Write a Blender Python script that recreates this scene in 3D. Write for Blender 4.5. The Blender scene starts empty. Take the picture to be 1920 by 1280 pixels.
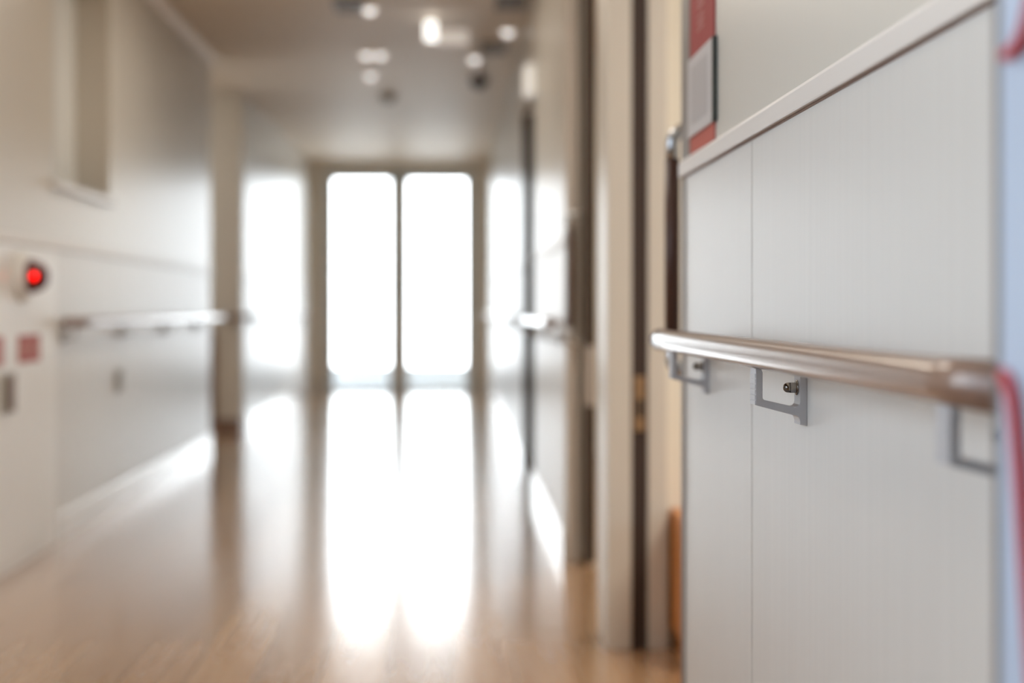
import bpy, bmesh, math, random
from mathutils import Vector, Matrix
random.seed(4)
S = bpy.context.scene
C = S.collection
PI = math.pi
H = 0.84                      # eye height of the camera above the floor
CEIL = 2.34

# ---------------------------------------------------------------- materials
def mat(name, col, rough=0.5, metal=0.0, coat=0.0, spec=0.5, var=0.04, nscale=6.0, stretch=(1, 1, 1), bump=0.0,
        coat_rough=0.08, emit=None, estr=0.0, var2=None):
    m = bpy.data.materials.new(name); m.use_nodes = True
    nt = m.node_tree; b = nt.nodes['Principled BSDF']
    tc = nt.nodes.new('ShaderNodeTexCoord')
    mp = nt.nodes.new('ShaderNodeMapping'); mp.inputs['Scale'].default_value = stretch
    nz = nt.nodes.new('ShaderNodeTexNoise'); nz.inputs['Scale'].default_value = nscale; nz.inputs['Detail'].default_value = 4
    nt.links.new(tc.outputs['Object'], mp.inputs['Vector']); nt.links.new(mp.outputs['Vector'], nz.inputs['Vector'])
    mx = nt.nodes.new('ShaderNodeMix'); mx.data_type = 'RGBA'
    c2 = var2 if var2 else tuple(min(1, c * (1 + var)) for c in col)
    c1 = col if var2 else tuple(c * (1 - var) for c in col)
    mx.inputs['A'].default_value = (*c1, 1); mx.inputs['B'].default_value = (*c2, 1)
    nt.links.new(nz.outputs['Fac'], mx.inputs['Factor']); nt.links.new(mx.outputs['Result'], b.inputs['Base Color'])
    b.inputs['Roughness'].default_value = rough; b.inputs['Metallic'].default_value = metal
    b.inputs['Specular IOR Level'].default_value = spec
    b.inputs['Coat Weight'].default_value = coat; b.inputs['Coat Roughness'].default_value = coat_rough
    if bump:
        bp = nt.nodes.new('ShaderNodeBump'); bp.inputs['Strength'].default_value = bump; bp.inputs['Distance'].default_value = 0.002
        nt.links.new(nz.outputs['Fac'], bp.inputs['Height']); nt.links.new(bp.outputs['Normal'], b.inputs['Normal'])
    if emit:
        b.inputs['Emission Color'].default_value = (*emit, 1); b.inputs['Emission Strength'].default_value = estr
    return m

def floor_mat():
    m = bpy.data.materials.new('oak_strip_floor'); m.use_nodes = True
    nt = m.node_tree; b = nt.nodes['Principled BSDF']; N = nt.nodes.new; L = nt.links.new
    tc = N('ShaderNodeTexCoord'); sx = N('ShaderNodeSeparateXYZ'); cb = N('ShaderNodeCombineXYZ')
    L(tc.outputs['Object'], sx.inputs[0]); L(sx.outputs['Y'], cb.inputs['X']); L(sx.outputs['X'], cb.inputs['Y'])
    br = N('ShaderNodeTexBrick'); L(cb.outputs[0], br.inputs['Vector'])
    br.inputs['Scale'].default_value = 1; br.inputs['Brick Width'].default_value = 1.2; br.inputs['Row Height'].default_value = 0.15
    br.inputs['Mortar Size'].default_value = 0.0012; br.offset = 0.37
    br.inputs['Color1'].default_value = (*FLOOR1, 1); br.inputs['Color2'].default_value = (*FLOOR2, 1)
    br.inputs['Mortar'].default_value = (0.12, 0.07, 0.04, 1); br.inputs['Bias'].default_value = 0.0
    mp = N('ShaderNodeMapping'); mp.inputs['Scale'].default_value = (26, 1.6, 1); L(tc.outputs['Object'], mp.inputs['Vector'])
    nz = N('ShaderNodeTexNoise'); nz.inputs['Scale'].default_value = 1; nz.inputs['Detail'].default_value = 5; L(mp.outputs[0], nz.inputs['Vector'])
    mx = N('ShaderNodeMix'); mx.data_type = 'RGBA'; mx.blend_type = 'MULTIPLY'; mx.inputs['Factor'].default_value = 0.55
    rp = N('ShaderNodeValToRGB'); rp.color_ramp.elements[0].color = (0.70, 0.58, 0.48, 1); rp.color_ramp.elements[1].color = (1.0, 1.0, 1.0, 1)
    rp.color_ramp.elements[0].position = 0.3; rp.color_ramp.elements[1].position = 0.62
    L(nz.outputs['Fac'], rp.inputs['Fac']); L(br.outputs['Color'], mx.inputs['A']); L(rp.outputs['Color'], mx.inputs['B'])
    L(mx.outputs['Result'], b.inputs['Base Color'])
    b.inputs['Roughness'].default_value = 0.22; b.inputs['Specular IOR Level'].default_value = 0.5
    b.inputs['Coat Weight'].default_value = 1.0; b.inputs['Coat Roughness'].default_value = 0.15
    n2 = N('ShaderNodeTexNoise'); n2.inputs['Scale'].default_value = 7; L(tc.outputs['Object'], n2.inputs['Vector'])
    bp = N('ShaderNodeBump'); bp.inputs['Strength'].default_value = 0.12; bp.inputs['Distance'].default_value = 0.002
    L(n2.outputs['Fac'], bp.inputs['Height']); L(bp.outputs['Normal'], b.inputs['Normal']); L(bp.outputs['Normal'], b.inputs['Coat Normal'])
    return m

def glass_mat(name, tint):
    m = bpy.data.materials.new(name); m.use_nodes = True
    nt = m.node_tree; nt.nodes.remove(nt.nodes['Principled BSDF']); out = nt.nodes['Material Output']
    t = nt.nodes.new('ShaderNodeBsdfTransparent'); t.inputs[0].default_value = (*tint, 1)
    g = nt.nodes.new('ShaderNodeBsdfGlossy'); g.inputs['Roughness'].default_value = 0.02
    fr = nt.nodes.new('ShaderNodeFresnel'); fr.inputs[0].default_value = 1.25
    mx = nt.nodes.new('ShaderNodeMixShader')
    nt.links.new(fr.outputs[0], mx.inputs[0]); nt.links.new(t.outputs[0], mx.inputs[1]); nt.links.new(g.outputs[0], mx.inputs[2])
    nt.links.new(mx.outputs[0], out.inputs['Surface'])
    return m

FLOOR1 = (0.55, 0.35, 0.20); FLOOR2 = (0.42, 0.255, 0.14)
M = {}
M['floor'] = floor_mat()
M['upper'] = mat('vinyl_wall', (0.63, 0.60, 0.54), 0.32, var=0.015, nscale=30, stretch=(1, 6, 1))
M['wains'] = mat('grained_wainscot', (0.66, 0.645, 0.615), 0.34, var=0.05, nscale=1, stretch=(70, 70, 1.2), bump=0.10)
M['joint'] = mat('panel_joint', (0.50, 0.47, 0.43), 0.5)
M['mould'] = mat('dado_moulding', (0.73, 0.69, 0.65), 0.35, var=0.02, nscale=40, stretch=(1, 0.2, 4))
M['skirt'] = mat('white_skirting', (0.74, 0.73, 0.71), 0.20, var=0.01)
M['ceil'] = mat('ceiling_board', (0.82, 0.73, 0.62), 0.55, spec=0.3, var=0.02, nscale=20)
M['jamb'] = mat('cream_jamb', (0.64, 0.60, 0.53), 0.35, var=0.02)
M['end'] = mat('end_wall_paint', (0.82, 0.76, 0.67), 0.5, var=0.02)
M['cream'] = mat('cream_room_wall', (0.82, 0.79, 0.69), 0.6, var=0.02)
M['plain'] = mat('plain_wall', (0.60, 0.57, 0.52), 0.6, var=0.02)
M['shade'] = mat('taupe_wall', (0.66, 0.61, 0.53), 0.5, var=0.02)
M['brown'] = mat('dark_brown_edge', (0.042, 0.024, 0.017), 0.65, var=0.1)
M['rail'] = mat('brown_rail_vinyl', (0.235, 0.135, 0.095), 0.3, coat=0.8, coat_rough=0.15, var=0.08, nscale=30, stretch=(8, 0.6, 8), bump=0.02)
M['grip'] = mat('dark_brown_grip', (0.075, 0.03, 0.02), 0.4, var=0.06)
M['chrome'] = mat('satin_chrome', (0.55, 0.56, 0.58), 0.22, metal=1.0, var=0.02)
M['nut'] = mat('bright_nickel', (0.30, 0.27, 0.24), 0.14, metal=1.0, var=0.05)
M['zinc'] = mat('grey_cast_bracket', (0.50, 0.50, 0.52), 0.38, metal=0.2, var=0.03, nscale=60)
M['alu'] = mat('aluminium_trim', (0.26, 0.235, 0.215), 0.45, metal=0.15, var=0.03)
M['sash'] = mat('grey_sash', (0.62, 0.63, 0.63), 0.4, metal=0.0, var=0.02)
M['glass'] = glass_mat('clear_glass', (0.96, 0.98, 0.98))
M['frost'] = mat('frosted_pane', (0.78, 0.80, 0.80), 0.35, var=0.02)
M['white'] = mat('white_enamel', (0.78, 0.78, 0.76), 0.33, var=0.01)
M['red'] = mat('red_plate', (0.30, 0.030, 0.028), 0.6, var=0.05)
M['salmon'] = mat('faded_red_plate', (0.46, 0.10, 0.07), 0.6, var=0.05)
M['pink'] = mat('pale_pink_letters', (0.50, 0.22, 0.20), 0.5)
M['pinkred'] = mat('pinkish_red_label', (0.46, 0.13, 0.13), 0.6)
M['palepink'] = mat('pale_label_letters', (0.70, 0.46, 0.44), 0.6)
M['insert'] = mat('grey_insert', (0.46, 0.43, 0.42), 0.4, var=0.02)
M['insert2'] = mat('pale_insert_border', (0.56, 0.53, 0.52), 0.4, var=0.02)
M['acryl'] = mat('dark_acrylic_edge', (0.03, 0.04, 0.04), 0.25)
M['blue'] = mat('pale_blue_panel', (0.47, 0.56, 0.70), 0.4, var=0.02)
M['cord'] = mat('red_cord', (0.52, 0.02, 0.04), 0.45, var=0.05)
M['orange'] = mat('orange_wood', (0.62, 0.24, 0.06), 0.35, var=0.12, nscale=5, stretch=(4, 4, 30))
M['brass'] = mat('dull_brass', (0.42, 0.28, 0.16), 0.35, metal=0.6, var=0.05)
M['dark'] = mat('dark_plastic', (0.03, 0.032, 0.035), 0.3)
M['vent'] = mat('vent_grey', (0.22, 0.19, 0.16), 0.5)
M['lampred'] = mat('lit_red_lens', (0.25, 0.0, 0.0), 0.7, spec=0.05, emit=(1.0, 0.0, 0.0), estr=5.0)
M['lensdark'] = mat('dark_red_lens', (0.12, 0.006, 0.006), 0.2)
M['lit'] = mat('lit_diffuser', (0.8, 0.78, 0.74), 0.4, emit=(1.0, 0.985, 0.94), estr=1.6)
M['lit_soft'] = mat('glowing_cover', (0.8, 0.79, 0.76), 0.4, emit=(1.0, 0.98, 0.94), estr=0.35)
M['sign_lift'] = mat('sign_face_added_glow', (0.75, 0.72, 0.68), 0.5, emit=(1.0, 0.93, 0.86), estr=0.33)  # faint glow put in to lift the underlit sign panel
M['glint'] = mat('glint_glow', (0.8, 0.78, 0.75), 0.4, emit=(1.0, 0.96, 0.93), estr=1.4)  # lens glow painted in for window glints on the ceiling fittings
M['slab'] = mat('pale_concrete', (0.80, 0.80, 0.78), 0.7, var=0.04)
M['parapet'] = mat('pale_blue_grey_railing', (0.52, 0.54, 0.55), 0.6, var=0.05)
M['shade_line'] = mat('painted_shadow_line', (0.20, 0.13, 0.10), 0.6)  # brown strip painting the shadow line beneath the dado moulding
M['edge'] = mat('edge_shade', (0.11, 0.095, 0.09), 0.5)
M['greyplate'] = mat('grey_plate', (0.37, 0.36, 0.32), 0.4, var=0.04)

# ---------------------------------------------------------------- mesh helpers
def bm_new(): return bmesh.new()
def box(bm, x0, x1, y0, y1, z0, z1, mi=0, bev=0.0):
    t = bmesh.new()
    bmesh.ops.create_cube(t, size=1)
    for v in t.verts:
        v.co = Vector(((x0 + x1) / 2 + v.co.x * (x1 - x0), (y0 + y1) / 2 + v.co.y * (y1 - y0), (z0 + z1) / 2 + v.co.z * (z1 - z0)))
    if bev: bmesh.ops.bevel(t, geom=t.edges[:], offset=bev, segments=2, profile=0.5, affect='EDGES')
    merge(bm, t, mi)
def merge(bm, t, mi=0, smooth=False):
    vm = {}
    for v in t.verts: vm[v] = bm.verts.new(v.co)
    for f in t.faces:
        try:
            nf = bm.faces.new([vm[v] for v in f.verts]); nf.material_index = mi; nf.smooth = smooth
        except ValueError: pass
    t.free()
def tube(bm, pts, r, seg=20, mi=0, caps=True, radii=None):
    pts = [Vector(p) for p in pts]; rings = []; prev = None
    for i, p in enumerate(pts):
        if i == 0: d = pts[1] - p
        elif i == len(pts) - 1: d = p - pts[i - 1]
        else: d = (pts[i + 1] - p).normalized() + (p - pts[i - 1]).normalized()
        d.normalize()
        if prev is None:
            up = Vector((0, 0, 1)) if abs(d.z) < 0.9 else Vector((1, 0, 0))
            a = d.cross(up).normalized()
        else: a = (prev - d * prev.dot(d)).normalized()
        prev = a; b = d.cross(a)
        rr = radii[i] if radii else r
        rings.append([bm.verts.new(p + (a * math.cos(2 * PI * k / seg) + b * math.sin(2 * PI * k / seg)) * rr) for k in range(seg)])
    for i in range(len(rings) - 1):
        for k in range(seg):
            f = bm.faces.new((rings[i][k], rings[i][(k + 1) % seg], rings[i + 1][(k + 1) % seg], rings[i + 1][k])); f.smooth = True; f.material_index = mi
    if caps:
        f = bm.faces.new(rings[0][::-1]); f.material_index = mi
        f = bm.faces.new(rings[-1]); f.material_index = mi
def arc(c, r, a0, a1, u, v, n=8):
    c = Vector(c); u = Vector(u); v = Vector(v)
    return [c + u * (r * math.cos(a0 + (a1 - a0) * i / n)) + v * (r * math.sin(a0 + (a1 - a0) * i / n)) for i in range(n + 1)]
def lathe(bm, c, axis, prof, seg=28, mi=0):
    """prof: list of (distance along axis, radius)"""
    c = Vector(c); d = Vector(axis).normalized()
    pts = [c + d * s for s, _ in prof]; rr = [max(q, 1e-5) for _, q in prof]
    a = d.cross(Vector((0, 0, 1)) if abs(d.z) < 0.9 else Vector((1, 0, 0))).normalized(); b = d.cross(a); rings = []
    for p, r in zip(pts, rr):
        rings.append([bm.verts.new(p + (a * math.cos(2 * PI * k / seg) + b * math.sin(2 * PI * k / seg)) * r) for k in range(seg)])
    for i in range(len(rings) - 1):
        for k in range(seg):
            f = bm.faces.new((rings[i][k], rings[i][(k + 1) % seg], rings[i + 1][(k + 1) % seg], rings[i + 1][k])); f.smooth = True; f.material_index = mi
    bm.faces.new(rings[0][::-1]).material_index = mi; bm.faces.new(rings[-1]).material_index = mi
def prism_xz(bm, poly, y0, y1, mi=0, bev=0.0):
    t = bmesh.new()
    a = [t.verts.new((x, y0, z)) for x, z in poly]; b = [t.verts.new((x, y1, z)) for x, z in poly]
    t.faces.new(a); t.faces.new(b[::-1])
    for i in range(len(poly)):
        j = (i + 1) % len(poly); t.faces.new((a[j], a[i], b[i], b[j]))
    bmesh.ops.recalc_face_normals(t, faces=t.faces[:])
    if bev:
        es = [e for e in t.edges if abs(e.verts[0].co.y - e.verts[1].co.y) < 1e-6]
        bmesh.ops.bevel(t, geom=es, offset=bev, segments=2, profile=0.5, affect='EDGES')
    merge(bm, t, mi)

ORG = {}
def obj(name, bm, mats, parent=None):
    mats = mats if isinstance(mats, (list, tuple)) else [mats]
    bmesh.ops.recalc_face_normals(bm, faces=bm.faces[:])
    me = bpy.data.meshes.new(name)
    o = Vector((0, 0, 0))
    if parent is not None: o = ORG[parent.name]
    if o.length: bmesh.ops.translate(bm, verts=bm.verts[:], vec=-o)
    bm.to_mesh(me); bm.free()
    for m in mats: me.materials.append(m)
    ob = bpy.data.objects.new(name, me); C.objects.link(ob); ob.parent = parent
    ORG[ob.name] = o
    return ob
def thing(name, label, cat, loc, group=None):
    o = bpy.data.objects.new(name, None); C.objects.link(o); o.location = loc; o.empty_display_size = 0.05
    o['label'] = label; o['category'] = cat
    if group: o['group'] = group
    ORG[o.name] = Vector(loc)
    return o
def struct(name, bm, mats, parent=None, label=None, cat=None):
    ob = obj(name, bm, mats, parent)
    if parent is None:
        ob['kind'] = 'structure'
        if label: ob['label'] = label; ob['category'] = cat
    return ob
def single(name, bm, mats, label, cat, group=None):
    """a thing of one mesh, with its origin at its own base"""
    cs = [v.co for v in bm.verts]
    o = Vector((sum(c.x for c in cs) / len(cs), sum(c.y for c in cs) / len(cs), min(c.z for c in cs)))
    bmesh.ops.translate(bm, verts=bm.verts[:], vec=-o)
    ob = obj(name, bm, mats); ob.location = o; ob['label'] = label; ob['category'] = cat
    if group: ob['group'] = group
    return ob

# ---------------------------------------------------------------- dimensions
XL, XR = -1.43, 0.385
DADO = H + 0.219              # top of the wainscot
YEND = 14.40
# ---------------------------------------------------------------- floor, ceiling
b = bm_new(); box(b, -1.60, 3.6, -3.0, YEND + 0.12, -0.12, 0); box(b, -4.0, -1.60, 8.30, 9.90, -0.12, 0)
struct('floor', b, M['floor'], label='glossy brown wood strip floor of the corridor', cat='floor')
b = bm_new(); box(b, -1.60, 3.6, -3.0, YEND + 0.12, CEIL, CEIL + 0.15); box(b, -4.0, -1.60, 8.30, 9.90, CEIL, CEIL + 0.15)
struct('ceiling', b, M['ceil'], label='flat beige ceiling of the corridor', cat='ceiling')

# ---------------------------------------------------------------- walls
def wall_long(bm, x0, x1, y0, y1, z0, z1, joints=(), face=1):
    """stretch of corridor wall: grained wainscot sheets below the dado line, vinyl above. face = +1: room side is x1, -1: room side is x0"""
    if z0 < DADO:
        zt = min(z1, DADO); js = sorted(j for j in joints if y0 < j < y1); ys = [y0] + js + [y1]
        for i in range(len(ys) - 1):
            a = ys[i] + (0.0022 if i else 0); c = ys[i + 1] - (0.0022 if i < len(ys) - 2 else 0)
            box(bm, x0, x1, a, c, z0, zt, 1)
        for j in js:
            if face > 0: box(bm, x0, x1 - 0.0015, j - 0.0022, j + 0.0022, z0, zt, 2)
            else: box(bm, x0 + 0.0015, x1, j - 0.0022, j + 0.0022, z0, zt, 2)
    if z1 > DADO: box(bm, x0, x1, y0, y1, max(z0, DADO), z1, 0)
WM = [M['upper'], M['wains'], M['joint']]
XL0 = XL - 0.15
# left wall, with the near daylight window, the interior window and the opening of the side corridor
NW = (-0.9, 2.2, 0.75, 2.10)        # near window: y0 y1 z0 z1
IW = (5.10, 5.96, 1.305, 2.16)      # interior window
JL = [3.6, 4.2, 5.4, 6.05, 6.65, 7.25, 7.85]
b = bm_new()
wall_long(b, XL0, XL, -3.0, NW[0], 0, CEIL); wall_long(b, XL0, XL, NW[0], NW[1], 0, NW[2]); box(b, XL0, XL, NW[0], NW[1], NW[3], CEIL)
wall_long(b, XL0, XL, NW[1], 4.02, 0, CEIL, JL); box(b, XL0, XL - 0.06, 4.02, 5.085, 0, 1.052, 1); box(b, XL0, XL, 4.02, 5.10, DADO, CEIL); wall_long(b, XL0, XL, 5.085, IW[0], 0, DADO); wall_long(b, XL0, XL, IW[0], IW[1], 0, IW[2], JL); box(b, XL0, XL, IW[0], IW[1], IW[3], CEIL)
wall_long(b, XL0, XL, IW[1], 8.46, 0, CEIL, JL)
struct('wall_left', b, WM, label='left corridor wall with pale grained wainscot below beige vinyl', cat='wall')
b = bm_new(); wall_long(b, XL0, XL, 9.90, YEND, 0, CEIL, [10.7, 11.6, 12.5, 13.4])
struct('wall_left_far', b, WM, label='left wall beyond the side opening, bright with window light', cat='wall')
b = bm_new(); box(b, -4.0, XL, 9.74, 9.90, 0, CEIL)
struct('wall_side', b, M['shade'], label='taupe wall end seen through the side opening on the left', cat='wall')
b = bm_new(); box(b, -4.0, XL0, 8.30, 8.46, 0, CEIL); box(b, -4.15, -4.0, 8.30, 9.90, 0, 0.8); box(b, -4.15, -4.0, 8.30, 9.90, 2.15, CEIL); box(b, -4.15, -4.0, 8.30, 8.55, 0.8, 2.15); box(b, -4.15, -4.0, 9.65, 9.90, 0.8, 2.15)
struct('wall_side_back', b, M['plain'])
# right walls
TH = 0.040
D1 = (2.36, 3.51); D2 = (3.71, 4.76); D3 = (6.55, 7.50)
HEAD = 2.12; HEAD3 = 1.865
b = bm_new(); wall_long(b, XR, XR + TH, -3.0, D1[0], 0, CEIL, [-0.9, 0.0, 0.917, 1.817], -1)
box(b, XR, XR + TH, D1[0], D1[1], HEAD, CEIL)
struct('wall_right', b, WM, label='pale grained wall panel on the right behind the near handrail', cat='wall')
b = bm_new(); wall_long(b, XR, XR + TH, D2[1], D3[0], 0, CEIL, [5.4, 6.0], -1); box(b, XR, XR + TH, D2[0], D2[1], HEAD, CEIL); box(b, XR, XR + TH, D3[0], D3[1], HEAD3, CEIL)
struct('wall_right_middle', b, WM, label='right wall between the second doorway and the far doorway', cat='wall')
b = bm_new(); wall_long(b, XR, XR + TH, D3[1], YEND, 0, CEIL, [8.1, 9.0, 9.9, 10.8, 11.7, 12.6, 13.5], -1)
struct('wall_right_far', b, WM, label='right wall beyond the far doorway up to the end window', cat='wall')
# end wall
WX0, WX1, WZ = -1.31, 0.275, 2.285
b = bm_new(); box(b, XL0, WX0, YEND, YEND + 0.12, 0, CEIL); box(b, WX1, XR + TH, YEND, YEND + 0.12, 0, CEIL); box(b, WX0, WX1, YEND, YEND + 0.12, WZ, CEIL)
struct('wall_end', b, M['end'], label='beige end wall around the tall window', cat='wall')
b = bm_new(); box(b, -1.60, 3.6, -3.15, -3.0, 0, CEIL)
struct('wall_rear', b, M['plain'])
# rooms behind the right wall
b = bm_new(); box(b, 0.535, 3.5, 3.56, 3.66, 0, CEIL)
struct('wall_partition', b, M['cream'], label='cream partition wall seen through the near doorway', cat='wall')
RW = [(0.4, 3.0, 0.8, 2.1), (4.2, 7.2, 0.8, 2.1)]
b = bm_new(); ya = -3.0
for y0, y1, z0, z1 in RW:
    box(b, 3.5, 3.6, ya, y0, 0, CEIL); box(b, 3.5, 3.6, y0, y1, 0, z0); box(b, 3.5, 3.6, y0, y1, z1, CEIL); ya = y1
box(b, 3.5, 3.6, ya, YEND, 0, CEIL)
struct('wall_outer', b, M['cream'])
b = bm_new(); box(b, 0.50, 3.5, 8.2, 8.3, 0, CEIL)
struct('wall_room', b, M['cream'])

# pier between the two doorways: steel jamb with a dark strike slot on either side
b = bm_new()
box(b, XR, 0.4465, 3.51, 3.71, 0, CEIL, 0, 0.003); box(b, 0.487, 0.535, 3.51, 3.71, 0, CEIL, 0, 0.003); box(b, 0.4465, 0.487, 3.516, 3.704, 0, CEIL, 1)
jm = struct('trim_3', b, [M['jamb'], M['brown']], label='cream door post between the two doorways with a dark slot', cat='door post')
b = bm_new(); box(b, 0.4530, 0.4805, 3.512, 3.516, 0.54, 0.675, 0, 0.001); sp = obj('strike_plate', b, M['brass'], jm)
b = bm_new(); box(b, 0.460, 0.475, 3.5105, 3.512, 0.575, 0.618); obj('strike_hole', b, M['dark'], sp)

# mouldings (dado rail), skirtings, end trims
def dado(name, x, s, y0, y1):
    b = bm_new(); z0 = DADO
    p = [(0, 0), (0.006, 0.0), (0.007, 0.0015), (0.007, 0.021), (0.0055, 0.0245), (0.003, 0.0265), (0, 0.0265)]
    prism_xz(b, [(x + s * q, z0 + z) for q, z in p], y0, y1)
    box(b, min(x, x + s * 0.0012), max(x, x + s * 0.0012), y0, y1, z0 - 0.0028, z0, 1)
    return struct(name, b, [M['mould'], M['shade_line']])
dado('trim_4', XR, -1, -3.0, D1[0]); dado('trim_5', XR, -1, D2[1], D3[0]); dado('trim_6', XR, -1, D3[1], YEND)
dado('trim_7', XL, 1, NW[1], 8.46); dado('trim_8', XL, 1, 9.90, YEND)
def skirt(name, x, s, y0, y1):
    b = bm_new(); prism_xz(b, [(x, 0), (x + s * 0.012, 0), (x + s * 0.012, 0.095), (x + s * 0.008, 0.1), (x, 0.1)], y0, y1)
    return struct(name, b, M['skirt'])
skirt('baseboard_right', XR, -1, -3.0, D1[0]); skirt('baseboard_right_middle', XR, -1, D2[1], D3[0]); skirt('baseboard_right_far', XR, -1, D3[1], YEND)
skirt('baseboard_left', XL, 1, 5.09, 8.46); skirt('baseboard_left_far', XL, 1, 9.90, YEND)
b = bm_new(); box(b, -2.2, XL, 9.728, 9.74, 0, 0.09); struct('baseboard_side', b, M['rail'])
# aluminium corner guard on the end of the near wall, and at the far wall end
b = bm_new(); box(b, XR - 0.002, XR, D1[0] - 0.075, D1[0], DADO + 0.0265, CEIL); box(b, XR - 0.002, XR + TH, D1[0], D1[0] + 0.002, 0, CEIL); box(b, XR - 0.002, XR, D1[0] - 0.03, D1[0], 0.1, DADO - 0.004)
struct('trim_1', b, M['alu'], label='grey metal corner strip at the end of the near wall', cat='trim')
b = bm_new(); box(b, XR - 0.002, XR + TH, D2[1] - 0.002, D2[1], 0, CEIL); struct('trim_2', b, M['mould'])
# small cove along the left ceiling
b = bm_new(); prism_xz(b, [(XL, CEIL), (XL + 0.045, CEIL), (XL + 0.04, CEIL - 0.012), (XL + 0.012, CEIL - 0.04), (XL, CEIL - 0.045)], NW[1], 8.46); struct('trim_9', b, M['ceil'])
# brown door edge deep in the side opening
b = bm_new(); box(b, -1.66, -1.605, 9.725, 9.74, 0.09, 0.70); struct('trim_10', b, M['rail'])

# ---------------------------------------------------------------- doors
def bar_handle(parent, y, xbar, xleaf, z0, z1, s):
    b = bm_new(); r = 0.012; rr = 0.026
    tube(b, [(xbar, y, z0 + 0.055), (xbar, y, z1 - 0.055)], r * 1.12, 20)
    h = obj('handle', b, M['grip'], parent)
    for zz, sg in ((z1, 1), (z0, -1)):
        b = bm_new()
        pts = [(xbar, y, zz - sg * 0.056)] + arc((xbar + rr, y, zz - sg * rr), rr, PI, PI / 2, (1, 0, 0), (0, 0, sg), 8) + [(xleaf, y, zz)]
        tube(b, pts, r, 20); obj('elbow', b, M['chrome'], h)
    return h
def leaf(name, y0, y1, x0, x1, yh, label, edge_low):
    b = bm_new(); box(b, x0, x1, y0, y1, 0.012, 2.10, 0, 0.002)
    d = struct(name, b, M['upper'], label=label, cat='door')
    bar_handle(d, yh, 0.395, x0, H - 0.112, H + 0.321, 1)
    return d
d1 = leaf('door_1', 1.42, 2.60, 0.445, 0.478, 2.535, 'open sliding door with a brown vertical bar handle behind the near wall', False)
d2 = leaf('door_2', 4.664, 5.85, 0.436, 0.476, 4.705, 'open sliding door of the second doorway with dark brown edge', True)
b = bm_new(); box(b, 0.437, 0.475, 4.660, 4.664, 0.012, 2.10); e = obj('edge_strip', b, M['brown'], d2)
b = bm_new(); box(b, 0.442, 0.470, 4.657, 4.660, 0.525, 0.72, 0, 0.001); obj('latch_plate', b, M['insert2'], e)
# far doorway: dark frame end and shallow head box
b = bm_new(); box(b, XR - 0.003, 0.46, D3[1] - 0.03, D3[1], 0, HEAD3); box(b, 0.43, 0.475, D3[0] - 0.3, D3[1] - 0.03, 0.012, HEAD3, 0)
d3 = struct('door_3', b, M['brown'], label='dark doorway with narrow dark frame in the far right wall', cat='door')

# ---------------------------------------------------------------- end window
WY = YEND + 0.02
b = bm_new()
fw = 0.055
box(b, WX0, WX0 + fw, WY, WY + 0.09, 0, WZ); box(b, WX1 - fw, WX1, WY, WY + 0.09, 0, WZ); box(b, WX0 + fw, WX1 - fw, WY, WY + 0.09, WZ - 0.075, WZ); box(b, WX0 + fw, WX1 - fw, WY, WY + 0.09, 0, 0.02)
w1 = struct('window_1', b, M['sash'], label='tall two-leaf glazed sliding window filling the corridor end', cat='window')
cx = -0.524
for x0, x1, y in ((WX0 + fw, cx + 0.095, WY + 0.015), (cx - 0.095, WX1 - fw, WY + 0.05)):
    b = bm_new(); st = 0.068
    box(b, x0, x0 + (st if x0 < -1 else 0.19), y, y + 0.025, 0.02, WZ - 0.075); box(b, x1 - (st if x1 > 0 else 0.19), x1, y, y + 0.025, 0.02, WZ - 0.075)
    box(b, x0 + st, x1 - st, y, y + 0.025, 0.012, 0.035); box(b, x0 + st, x1 - st, y, y + 0.025, WZ - 0.125, WZ - 0.075)
    s = obj('sash', b, M['sash'], w1)
    b = bm_new(); box(b, x0 + st, x1 - st, y + 0.010, y + 0.015, 0.035, WZ - 0.125); obj('pane', b, M['glass'], s)
b = bm_new(); box(b, cx - 0.018, cx + 0.018, WY - 0.008, WY + 0.015, 1.00, 1.16, 0, 0.004); obj('latch', b, M['greyplate'], w1)
b = bm_new(); box(b, WX0 + fw + 0.0, WX0 + fw + 0.045, WY - 0.006, WY + 0.015, 0.82, 1.0, 0, 0.004); obj('pull', b, M['sash'], w1)

# near daylight window in the left wall (behind the left edge of the picture)
b = bm_new(); y0, y1, z0, z1 = NW
for a in ((y0, y0 + 0.05, z0, z1), (y1 - 0.05, y1, z0, z1), (y0 + 0.05, y1 - 0.05, z0, z0 + 0.05), (y0 + 0.05, y1 - 0.05, z1 - 0.05, z1), ((y0 + y1) / 2 - 0.03, (y0 + y1) / 2 + 0.03, z0 + 0.05, z1 - 0.05)):
    box(b, XL - 0.10, XL - 0.04, *a)
w2 = struct('window_2', b, M['sash'])
b = bm_new(); box(b, XL - 0.073, XL - 0.068, y0 + 0.05, y1 - 0.05, z0 + 0.05, z1 - 0.05); obj('pane', b, M['glass'], w2)
# unseen windows of the two right rooms, added to brighten the left wall and floor
for i, (y0, y1, z0, z1) in enumerate(RW):
    b = bm_new()
    for a in ((y0, y0 + 0.05, z0, z1), (y1 - 0.05, y1, z0, z1), (y0 + 0.05, y1 - 0.05, z0, z0 + 0.05), (y0 + 0.05, y1 - 0.05, z1 - 0.05, z1)): box(b, 3.53, 3.58, *a)
    wr = struct('window_%d' % (5 + i), b, M['sash'])
    b = bm_new(); box(b, 3.553, 3.558, y0 + 0.05, y1 - 0.05, z0 + 0.05, z1 - 0.05); obj('pane', b, M['glass'], wr)
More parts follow.
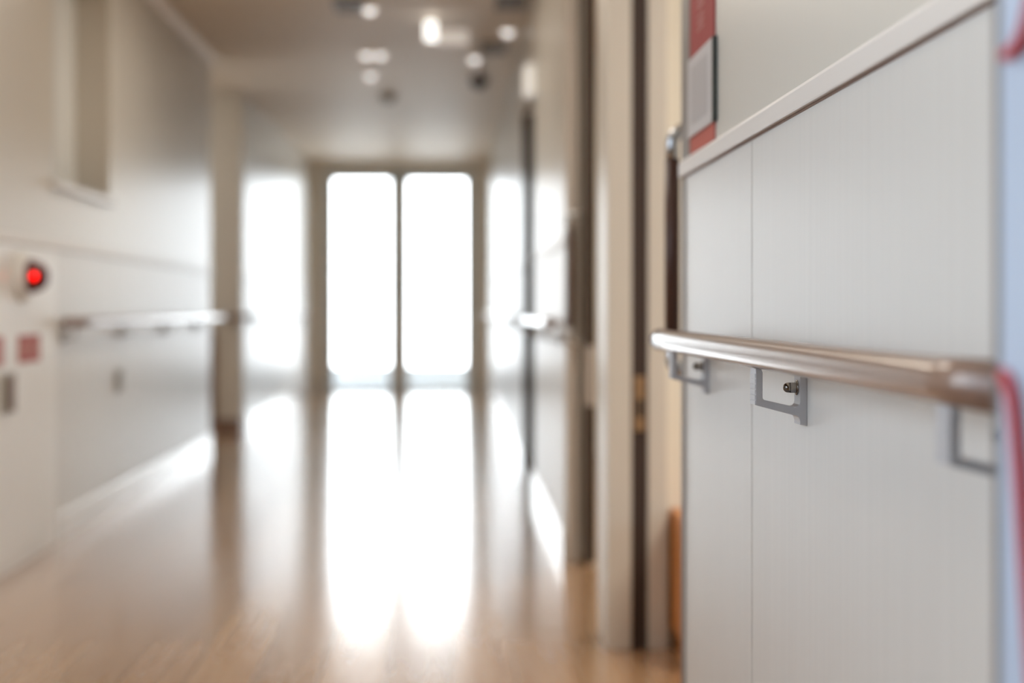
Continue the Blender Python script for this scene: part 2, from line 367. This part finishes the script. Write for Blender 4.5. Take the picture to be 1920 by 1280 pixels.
# daylight window at the end of the side corridor
b = bm_new()
for a in ((8.55, 8.60, 0.8, 2.15), (9.60, 9.65, 0.8, 2.15), (8.60, 9.60, 0.8, 0.85), (8.60, 9.60, 2.10, 2.15)): box(b, -4.10, -4.04, *a)
w4 = struct('window_4', b, M['sash'])
b = bm_new(); box(b, -4.073, -4.068, 8.60, 9.60, 0.85, 2.10); obj('pane', b, M['glass'], w4)
# interior window recess on the left
y0, y1, z0, z1 = IW
b = bm_new(); box(b, XL0, XL0 + 0.01, y0, y1, z0, z1); box(b, XL0 + 0.01, XL - 0.002, y1 - 0.012, y1, z0, z1, 1); box(b, XL0 + 0.01, XL - 0.002, y0, y0 + 0.012, z0, z1, 1)
w3 = struct('window_3', b, [M['frost'], M['jamb']], label='recessed interior window high on the left wall', cat='window')
b = bm_new(); box(b, XL0 + 0.01, XL + 0.022, y0 - 0.02, y1 + 0.02, z0 - 0.028, z0, 0, 0.004); obj('sill', b, M['skirt'], w3)
b = bm_new(); box(b, XL0 + 0.01, XL0 + 0.04, 5.50, 5.54, z0, z1); obj('mullion', b, M['sash'], w3)

# ---------------------------------------------------------------- balcony outside
b = bm_new(); box(b, -2.6, 1.6, YEND + 0.13, YEND + 1.7, -0.25, -0.06); struct('floor_balcony', b, M['slab'])
b = bm_new(); box(b, -14, 14, YEND + 1.9, YEND + 40, -4.0, -3.8); box(b, -40, -3, -20, YEND + 40, -4.0, -3.8); struct('ground', b, M['slab'])
pr = thing('balcony_parapet', 'low pale ribbed parapet outside the end window', 'parapet', (-0.5, YEND + 1.55, -0.06))
b = bm_new(); box(b, -2.6, 1.6, YEND + 1.50, YEND + 1.60, -0.06, 0.17)
for i in range(27): box(b, -2.52 + i * 0.155, -2.47 + i * 0.155, YEND + 1.485, YEND + 1.50, -0.06, 0.17)
obj('ribbed_panel', b, M['parapet'], pr)
b = bm_new(); box(b, -2.6, 1.6, YEND + 1.47, YEND + 1.63, 0.17, 0.20, 0, 0.005); obj('coping', b, M['parapet'], pr)

# ---------------------------------------------------------------- handrails
RZ = H - 0.048; RR = 0.0165
def bracket(parent, xw, s, y, yw=0.027, nut=True):
    """cast bracket: wall flange, sloping arm, upright ribbed leg under the rail. xw wall face, s direction from the wall into the corridor, y near face"""
    b = bm_new(); X = lambda q: xw + s * q; Z = lambda z: H + z
    prof = [(0, -0.063), (0.0078, -0.063), (0.0078, -0.100)]
    prof += [(0.0078 + 0.0055 * (1 - math.cos(t)), -0.1000 - 0.0055 * math.sin(t)) for t in (0.5, 1.0, PI / 2)]
    prof += [(0.0450, -0.0982)]
    prof += [(0.0450 + 0.0032 * math.sin(t), -0.0955 - 0.0032 * math.cos(t) + 0.0005) for t in (0.5, 1.1, PI / 2)]
    prof += [(0.0482, -0.0680), (0.0495, -0.0648), (0.0558, -0.0640), (0.0558, -0.1020), (0.0545, -0.1036), (0.0155, -0.1140)]
    prof += [(0.0078 + 0.0065 * (1 - math.sin(t)), -0.1140 - 0.0065 * (1 - math.cos(t))) for t in (0.4, 0.9, PI / 2)]
    prof += [(0.0078, -0.1245), (0, -0.1255)]
    prism_xz(b, [(X(q), Z(z)) for q, z in prof], y, y + yw, 0, 0.0006)
    for k in range(6):                      # ribs across the front of the leg
        z = Z(-0.0695 - 0.0058 * k)
        box(b, min(X(0.0556), X(0.0564)), max(X(0.0556), X(0.0564)), y + 0.0008, y + yw - 0.0008, z - 0.0046, z, 0)
    br = obj('bracket', b, M['zinc'], parent)
    if nut:
        c = (X(0.0078), y + yw * 0.5, Z(-0.0850)); ax = (s, 0, 0)
        b = bm_new(); lathe(b, c, ax, [(0, 0.0082), (0.0012, 0.0082), (0.0018, 0.0070)], 24)
        t = bmesh.new()
        for q0, q1, r in ((0.0018, 0.0080, 0.0064),):
            r0 = [t.verts.new((X(0.0078 + q0), c[1] + r * math.cos(PI / 3 * k), c[2] + r * math.sin(PI / 3 * k))) for k in range(6)]
            r1 = [t.verts.new((X(0.0078 + q1), c[1] + r * math.cos(PI / 3 * k), c[2] + r * math.sin(PI / 3 * k))) for k in range(6)]
            t.faces.new(r0[::-1]); t.faces.new(r1)
            for k in range(6): t.faces.new((r0[k], r0[(k + 1) % 6], r1[(k + 1) % 6], r1[k]))
        merge(b, t)
        lathe(b, (X(0.0078 + 0.0080), c[1], c[2]), ax, [(0, 0.0056)] + [(0.0018 + 0.0056 * math.sin(a), 0.0056 * math.cos(a)) for a in (0, 0.3, 0.6, 0.9, 1.2, 1.4, 1.54)], 24)
        obj('cap_nut', b, M['nut'], br)
    return br
def handrail(name, label, xw, s, y0, y1, ys, near_cap=True, far_cap=True, returns=None, group=None):
    xr = xw + s * 0.0485
    t = thing(name, label, 'handrail', (xr, y0, RZ), group)
    b = bm_new(); n = 12
    tube(b, [(xr, y0 + (y1 - y0) * i / n, RZ) for i in range(n + 1)], RR, 32)
    obj('rail', b, M['rail'], t)
    for yy, d, on in ((y0, -1, near_cap), (y1, 1, far_cap)):
        if on:
            b = bm_new(); lathe(b, (xr, yy, RZ), (0, d, 0), [(0, RR * 1.05), (0.006, RR * 1.05), (0.010, RR * 0.98), (0.0135, RR * 0.8), (0.0155, RR * 0.5), (0.016, 0.0005)], 32)
            obj('end_cap', b, M['rail'], t)
    for y in ys: bracket(t, xw, s, y)
    return t
G = 'corridor handrails'
handrail('handrail', 'brown round handrail on the near right wall, in sharp focus', XR, -1, 0.84, 2.275, [0.938, 1.535, 2.114], False, True, group=G)
handrail('handrail', 'blurred handrail on the left wall beside the red lamp', XL, 1, 5.12, 8.60, [5.22, 6.15, 7.05, 7.95], group=G)
hl = handrail('handrail', 'blurred handrail on the far left wall beyond the side opening', XL, 1, 9.80, 13.9, [10.2, 11.4, 12.6, 13.7], group=G)
# that rail turns round the wall corner into the side opening
xr = XL + 0.0485
b = bm_new()
tube(b, [(xr, 9.80, RZ)] + arc((xr - 0.06, 9.752, RZ), 0.06, 0, -PI / 2, (1, 0, 0), (0, 1, 0), 8)[1:] + [(-1.60, 9.692, RZ)], RR, 24); obj('corner_return', b, M['rail'], hl)
b = bm_new(); box(b, -1.56, -1.53, 9.70, 9.74, RZ - 0.04, RZ - 0.01, 0, 0.003); obj('bracket', b, M['zinc'], hl)
ha = handrail('handrail', 'short blurred handrail on the right wall between two doorways', XR, -1, 4.80, 6.46, [4.95, 5.7, 6.35], group=G)
handrail('handrail', 'farthest handrail on the right wall near the end window', XR, -1, 7.58, 13.6, [7.75, 8.9, 10.4, 11.9, 13.3], group=G)

# ---------------------------------------------------------------- red name plate on the near wall
YA, YB = 2.066, 2.27
np_ = thing('name_plate', 'tall red sign plate with grey insert above the moulding on the right wall', 'sign', (XR, 2.17, DADO + 0.03))
def slab(bm, y0, y1, z0, z1, x0, x1, mi=0, bev=0.0): box(bm, XR - x1, XR - x0, y0, y1, H + z0, H + z1, mi, bev)
b = bm_new(); slab(b, YA, YB, 0.272, 0.80, 0, 0.003, 0, 0.0006); obj('plate', b, M['red'], np_)
b = bm_new(); slab(b, YA, YB, 0.2465, 0.272, 0, 0.003, 0, 0.0006); slab(b, YA, YB, 0.272, 0.275, 0.003, 0.0035); obj('lower_band', b, M['salmon'], np_)
b = bm_new(); slab(b, YA - 0.002, YB, 0.272, 0.395, 0.003, 0.0065, 0, 0.0005); ins = obj('insert', b, M['insert2'], np_)
b = bm_new(); slab(b, YA + 0.035, YB - 0.035, 0.29, 0.378, 0.0065, 0.0072); obj('window_card', b, M['insert'], ins)
b = bm_new(); slab(b, YA - 0.0165, YA - 0.002, 0.272, 0.395, 0.0005, 0.0065, 0, 0.0005); obj('side_edge', b, M['acryl'], ins)
b = bm_new()
def glyph(bm, yc, zc, w, h, seed, put):
    rd = random.Random(seed); n = 0
    for k in range(3): put(bm, yc - w * 0.45, yc + w * 0.45, zc - h * 0.4 + h * 0.38 * k, zc - h * 0.4 + h * 0.38 * k + h * 0.08)
    for k in range(3):
        o = -0.4 + 0.35 * k + rd.uniform(-0.05, 0.05); put(bm, yc + w * o, yc + w * (o + 0.08), zc - h * 0.45, zc + h * rd.uniform(0.2, 0.45))
for k in range(3):
    glyph(b, 2.172, 0.44 + 0.034 * k, 0.06, 0.028, k, lambda bm, a, c, d, e: slab(bm, a, c, d, e, 0.003, 0.0034))
obj('lettering', b, M['pink'], np_)

# ---------------------------------------------------------------- pale blue cabinet and red cord at the right edge
bc = thing('equipment_cabinet', 'pale blue cabinet edge at the far right of the picture', 'cabinet', (0.36, 0.5, 0))
b = bm_new(); box(b, 0.300, XR - 0.014, 0.20, 0.778, 0.10, 1.75, 0, 0.002); obj('body', b, M['blue'], bc)
b = bm_new(); box(b, 0.31, XR - 0.014, 0.22, 0.75, 0, 0.10); obj('plinth', b, M['greyplate'], bc)
b = bm_new(); box(b, 0.301, 0.367, 0.778, 0.790, 0.10, 1.75, 0, 0.002); obj('edge_strip', b, M['edge'], bc)  # dark strip drawn for the shade along the cabinet edge
b = bm_new()
def cpt(x, y, X): Y = 2667 * X / (x - 845); return (X, Y, H + (580 - y) * Y / 2667)
E = 0.2955
pu = [cpt(1948, -90, E), cpt(1938, -10, E), cpt(1924, 50, E), cpt(1906, 88, E), cpt(1890, 101, 0.2975), cpt(1884, 103, 0.306)]
pd = [cpt(1882, 700, 0.306), cpt(1885, 706, 0.2975), cpt(1896, 740, E), cpt(1904, 800, E), cpt(1911, 880, E), cpt(1918, 980, E), cpt(1926, 1090, E), cpt(1937, 1240, E), cpt(1948, 1400, E)]
def smooth(pts, n=6):
    P = [Vector(p) for p in pts]; out = []
    for i in range(len(P) - 1):
        p0 = P[max(i - 1, 0)]; p1 = P[i]; p2 = P[i + 1]; p3 = P[min(i + 2, len(P) - 1)]
        for k in range(n):
            t = k / n
            out.append(0.5 * ((2 * p1) + (p2 - p0) * t + (2 * p0 - 5 * p1 + 4 * p2 - p3) * t * t + (3 * p1 - p0 - 3 * p2 + p3) * t ** 3))
    out.append(P[-1]); return out
tube(b, smooth(pu), 0.0036, 12); rc = obj('cord', b, M['cord'], bc); rc['label'] = 'upper red cord on the pale blue cabinet'
b = bm_new(); tube(b, smooth(pd), 0.0036, 12); rc = obj('cord', b, M['cord'], bc); rc['label'] = 'lower red cord hanging down the pale blue cabinet'

# ---------------------------------------------------------------- fire hydrant cabinet, left
XC = XL + 0.025
fc = thing('fire_hose_cabinet', 'white fire hose cabinet with red lamp at the left edge', 'cabinet', (XL, 4.5, 0))
b = bm_new(); box(b, XL, XC - 0.004, 4.02, 5.085, 0, 1.052, 0, 0.003); obj('body', b, M['white'], fc)
b = bm_new(); box(b, XC - 0.004, XC, 4.06, 5.05, 0.03, 0.84, 0, 0.002); dr = obj('door', b, M['white'], fc)
b = bm_new(); box(b, XC, XC + 0.006, 4.425, 4.585, 0.51, 0.64, 0, 0.003); ph = obj('handle', b, M['greyplate'], dr)
b = bm_new(); box(b, XC + 0.006, XC + 0.02, 4.50, 4.53, 0.52, 0.63, 0, 0.004); obj('lever', b, M['rail'], ph)
for y0, y1 in ((4.62, 4.86), (4.20, 4.46)):
    b = bm_new(); box(b, XC, XC + 0.002, y0, y1, H - 0.175, H - 0.085); lb = obj('label', b, M['pinkred'], dr)
    b = bm_new()
    for k in range(3): glyph(b, y0 + (y1 - y0) * (0.22 + 0.28 * k), H - 0.13, 0.055, 0.055, 9 + k, lambda bm, a, c, d, e: box(bm, XC + 0.002, XC + 0.0025, a, c, d, e))
    obj('lettering', b, M['palepink'], lb)
LY, LZ = 4.673, H + 0.108
b = bm_new(); lathe(b, (XC - 0.004, LY, LZ), (1, 0, 0), [(0, 0.085), (0.012, 0.083), (0.022, 0.072), (0.026, 0.058)], 36); pl = obj('lamp_plate', b, M['white'], fc)
b = bm_new(); lathe(b, (XC + 0.022, LY, LZ), (1, 0, 0), [(0, 0.056), (0.012, 0.054), (0.040, 0.044), (0.056, 0.030), (0.062, 0.012), (0.063, 0.001)], 32); ls = obj('lamp_lens', b, M['lensdark'], pl)
b = bm_new(); lathe(b, (XC + 0.047, LY - 0.040, LZ), (0.25, -1, 0), [(-0.004, 0.013)] + [(0.013 * math.sin(a), 0.013 * math.cos(a)) for a in (0, 0.3, 0.6, 0.9, 1.2, 1.5)], 28); ls2 = obj('lamp_bulb', b, M['lampred'], fc)
# nurse call lamp beside the far doorway
cl = thing('call_lamp', 'small white call lamp box high on the wall beside the far doorway', 'lamp', (XR, 6.43, 1.80))
b = bm_new(); box(b, XR - 0.012, XR, 6.33, 6.52, 1.79, 1.95, 0, 0.002); obj('base', b, M['white'], cl)
b = bm_new(); box(b, XR - 0.055, XR - 0.012, 6.35, 6.50, 1.805, 1.935, 0, 0.008); obj('cover', b, M['lit_soft'], cl)
# wall socket on the left wainscot
ws = thing('wall_socket', 'small grey socket plate low on the left wainscot', 'socket', (XL, 6.12, 0.47))
b = bm_new(); box(b, XL, XL + 0.008, 6.08, 6.17, 0.485, 0.585, 0, 0.002); obj('plate', b, M['greyplate'], ws)
for z in (0.51, 0.56):
    b = bm_new(); box(b, XL + 0.008, XL + 0.010, 6.09, 6.16, z - 0.014, z + 0.014); obj('outlet', b, M['vent'], ws)

# ---------------------------------------------------------------- orange low cupboard in the near room
oc = thing('low_cupboard', 'orange wooden low cupboard glimpsed inside the near doorway', 'cupboard', (1.0, 3.3, 0))
b = bm_new(); box(b, 0.546, 1.4, 3.27, 3.555, 0.05, 0.325, 0, 0.004); obj('body', b, M['orange'], oc)
b = bm_new(); box(b, 0.56, 1.38, 3.285, 3.55, 0, 0.05); obj('plinth', b, M['orange'], oc)
b = bm_new(); box(b, 0.5465, 1.41, 3.26, 3.555, 0.325, 0.345, 0, 0.004); obj('top', b, M['orange'], oc)

# ---------------------------------------------------------------- ceiling fittings
def cpos(x, y): Y = 2667 * (CEIL - H) / (580 - y); return ((x - 845) * Y / 2667, Y)
for x, y, lab in ((693, 14, 'small downlight left of centre on the ceiling, nearest to the camera'),
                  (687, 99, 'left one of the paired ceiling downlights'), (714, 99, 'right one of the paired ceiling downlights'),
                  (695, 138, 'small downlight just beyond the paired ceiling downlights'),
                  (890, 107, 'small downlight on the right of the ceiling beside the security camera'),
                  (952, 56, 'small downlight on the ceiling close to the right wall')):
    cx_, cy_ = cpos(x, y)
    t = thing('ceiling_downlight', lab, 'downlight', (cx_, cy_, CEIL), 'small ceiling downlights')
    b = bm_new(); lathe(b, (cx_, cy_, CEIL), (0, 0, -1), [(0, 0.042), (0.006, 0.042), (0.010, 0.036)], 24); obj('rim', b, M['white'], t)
    b = bm_new(); lathe(b, (cx_, cy_, CEIL - 0.010), (0, 0, -1), [(0, 0.030), (0.012, 0.028), (0.022, 0.018), (0.026, 0.003)], 24); obj('lens', b, M['glint'], t)
for x, y, lab in ((655, 8, 'dark ceiling vent beside the nearest downlight'), (958, 2, 'dark ceiling vent at the top near the right wall'), (925, 88, 'dark ceiling vent right of the security camera')):
    cx_, cy_ = cpos(x, y)
    t = thing('ceiling_vent', lab, 'vent', (cx_, cy_, CEIL), 'ceiling vents')
    b = bm_new(); w = 0.075
    for a in ((-w, w, -0.16, -0.145), (-w, w, 0.145, 0.16), (-w, -w + 0.012, -0.145, 0.145), (w - 0.012, w, -0.145, 0.145)): box(b, cx_ + a[0], cx_ + a[1], cy_ + a[2], cy_ + a[3], CEIL - 0.012, CEIL)
    obj('frame', b, M['vent'], t)
    b = bm_new()
    for k in range(7): box(b, cx_ - w + 0.012, cx_ + w - 0.012, cy_ - 0.135 + 0.042 * k, cy_ - 0.115 + 0.042 * k, CEIL - 0.010, CEIL)
    obj('grille', b, M['vent'], t)
cx_, cy_ = cpos(728, 178)
t = thing('smoke_detector', 'small dark round detector on the middle of the far ceiling', 'smoke detector', (cx_, cy_, CEIL))
b = bm_new(); lathe(b, (cx_, cy_, CEIL), (0, 0, -1), [(0, 0.06), (0.02, 0.058), (0.03, 0.045)], 24); obj('base', b, M['greyplate'], t)
b = bm_new(); lathe(b, (cx_, cy_, CEIL - 0.03), (0, 0, -1), [(0, 0.04), (0.018, 0.036), (0.026, 0.015)], 24); obj('sensor', b, M['vent'], t)
# hanging sign box
SY = 7.27; k = SY / 2667
t = thing('hanging_sign', 'white sign box hung from the ceiling with a glowing left end', 'sign', ((840 - 845) * k, SY, CEIL))
b = bm_new(); box(b, (822 - 845) * k, (878 - 845) * k, SY - 0.02, SY + 0.02, H + (580 - 83) * k, H + (580 - 57) * k, 0, 0.004); obj('panel', b, M['sign_lift'], t)
b = bm_new(); box(b, (796 - 845) * k, (819 - 845) * k, SY - 0.03, SY + 0.03, H + (580 - 76) * k, H + (580 - 40) * k, 0, 0.006); obj('lamp', b, M['lit'], t)
b = bm_new(); box(b, (819 - 845) * k, (822 - 845) * k, SY - 0.02, SY + 0.02, H + (580 - 76) * k, H + (580 - 57) * k); obj('joint', b, M['white'], t)
b = bm_new(); box(b, (830 - 845) * k, (834 - 845) * k, SY - 0.006, SY + 0.006, H + (580 - 57) * k, CEIL); obj('hanger', b, M['white'], t)
b = bm_new(); box(b, (866 - 845) * k, (870 - 845) * k, SY - 0.006, SY + 0.006, H + (580 - 57) * k, CEIL); obj('hanger', b, M['white'], t)
# dome camera
cx_, cy_ = 0.170, 8.5
t = thing('security_camera', 'dark domed security camera hanging from the ceiling near the right wall', 'camera', (cx_, cy_, CEIL))
b = bm_new(); lathe(b, (cx_, cy_, CEIL), (0, 0, -1), [(-0.001, 0.05), (0.012, 0.05), (0.016, 0.018), (0.075, 0.018), (0.08, 0.05), (0.125, 0.062)], 28); obj('housing', b, M['insert2'], t)
b = bm_new(); lathe(b, (cx_, cy_, CEIL - 0.125), (0, 0, -1), [(0, 0.058)] + [(0.062 * math.sin(a), 0.058 * math.cos(a)) for a in (0.3, 0.6, 0.9, 1.2, 1.45)], 28); obj('dome', b, M['dark'], t)

# ---------------------------------------------------------------- light
w = bpy.data.worlds.new('sky'); S.world = w; w.use_nodes = True
nt = w.node_tree; bg = nt.nodes['Background']
tc = nt.nodes.new('ShaderNodeTexCoord'); sp_ = nt.nodes.new('ShaderNodeSeparateXYZ'); nt.links.new(tc.outputs['Generated'], sp_.inputs[0])
rp = nt.nodes.new('ShaderNodeValToRGB'); mr = nt.nodes.new('ShaderNodeMapRange')
mr.inputs['From Min'].default_value = -0.3; mr.inputs['From Max'].default_value = 1.0
nt.links.new(sp_.outputs['Y'], mr.inputs['Value']); nt.links.new(mr.outputs[0], rp.inputs['Fac'])
SIDE, FRONT = 0.37, 1.0
rp.color_ramp.elements[0].color = (SIDE * 0.90, SIDE * 0.99, SIDE * 1.14, 1); rp.color_ramp.elements[0].position = 0.25
rp.color_ramp.elements[1].color = (FRONT * 0.97, FRONT, FRONT * 1.04, 1); rp.color_ramp.elements[1].position = 0.85
nt.links.new(rp.outputs['Color'], bg.inputs['Color']); bg.inputs['Strength'].default_value = 7.5
def portal(loc, rot, sx, sy):
    l = bpy.data.lights.new('daylight_portal', 'AREA'); l.shape = 'RECTANGLE'; l.size = sx; l.size_y = sy; l.cycles.is_portal = True
    o = bpy.data.objects.new('daylight_portal', l); C.objects.link(o); o.location = loc; o.rotation_euler = rot
portal(((WX0 + WX1) / 2, YEND + 0.16, WZ / 2), (-PI / 2, 0, 0), WX1 - WX0, WZ)
for y0, y1, z0, z1 in RW: portal((3.61, (y0 + y1) / 2, (z0 + z1) / 2), (0, PI / 2, 0), z1 - z0, y1 - y0)
portal((-4.16, 9.1, 1.475), (0, -PI / 2, 0), 1.35, 1.1)
portal((XL - 0.16, (NW[0] + NW[1]) / 2, (NW[2] + NW[3]) / 2), (0, -PI / 2, 0), NW[3] - NW[2], NW[1] - NW[0])
def lamp(loc, e, col, sx, sy):
    l = bpy.data.lights.new('unseen_lamp', 'AREA'); l.shape = 'RECTANGLE'; l.size = sx; l.size_y = sy; l.energy = e; l.color = col
    o = bpy.data.objects.new('unseen_lamp', l); C.objects.link(o); o.location = loc
lamp((-2.7, 8.9, CEIL - 0.004), 9, (1.0, 0.96, 0.90), 0.9, 0.3)  # added out of view to lift the taupe wall end
lamp((1.8, 1.6, CEIL - 0.03), 52, (1.0, 0.94, 0.83), 1.0, 1.2)
lamp((-0.5, 1.6, CEIL - 0.004), 1.0, (1.0, 0.92, 0.80), 0.35, 1.2)  # first of three unseen corridor lamps added as ambient fill
lamp((-0.5, 3.5, CEIL - 0.004), 10, (1.0, 0.94, 0.85), 0.35, 1.0)  # added fill for wall ends that face the camera
lamp((-0.5, 5.9, CEIL - 0.004), 12, (1.0, 0.91, 0.78), 0.35, 1.2)  # added fill deeper in the corridor, just out of view
lamp((1.8, 5.8, CEIL - 0.03), 35, (1.0, 0.84, 0.62), 1.0, 1.2)

sl = bpy.data.lights.new('sun', 'SUN'); sl.energy = 7.0; sl.color = (1.0, 0.97, 0.92); sl.angle = 0.02
so = bpy.data.objects.new('sun', sl); C.objects.link(so); so.rotation_euler = (math.radians(48), 0, 0)
# ---------------------------------------------------------------- camera
cam = bpy.data.cameras.new('camera'); co = bpy.data.objects.new('camera', cam); C.objects.link(co)
co.location = (0, 0, H); co.rotation_euler = (PI / 2, 0, 0)
cam.sensor_width = 36; cam.lens = 50.0; cam.shift_x = 115 / 1920; cam.shift_y = -60 / 1920; cam.clip_start = 0.02; cam.clip_end = 200
cam.dof.use_dof = True; cam.dof.focus_distance = 1.535; cam.dof.aperture_fstop = 2.3; cam.dof.aperture_blades = 0
S.camera = co
S.view_settings.view_transform = 'Standard'; S.view_settings.look = 'None'; S.view_settings.gamma = 1.0; S.view_settings.exposure = 0.12
S.view_settings.use_curve_mapping = False
S.cycles.max_bounces = 14; S.cycles.diffuse_bounces = 8; S.cycles.glossy_bounces = 6; S.cycles.transparent_max_bounces = 12
S.cycles.use_denoising = True; S.cycles.sample_clamp_indirect = 8.0
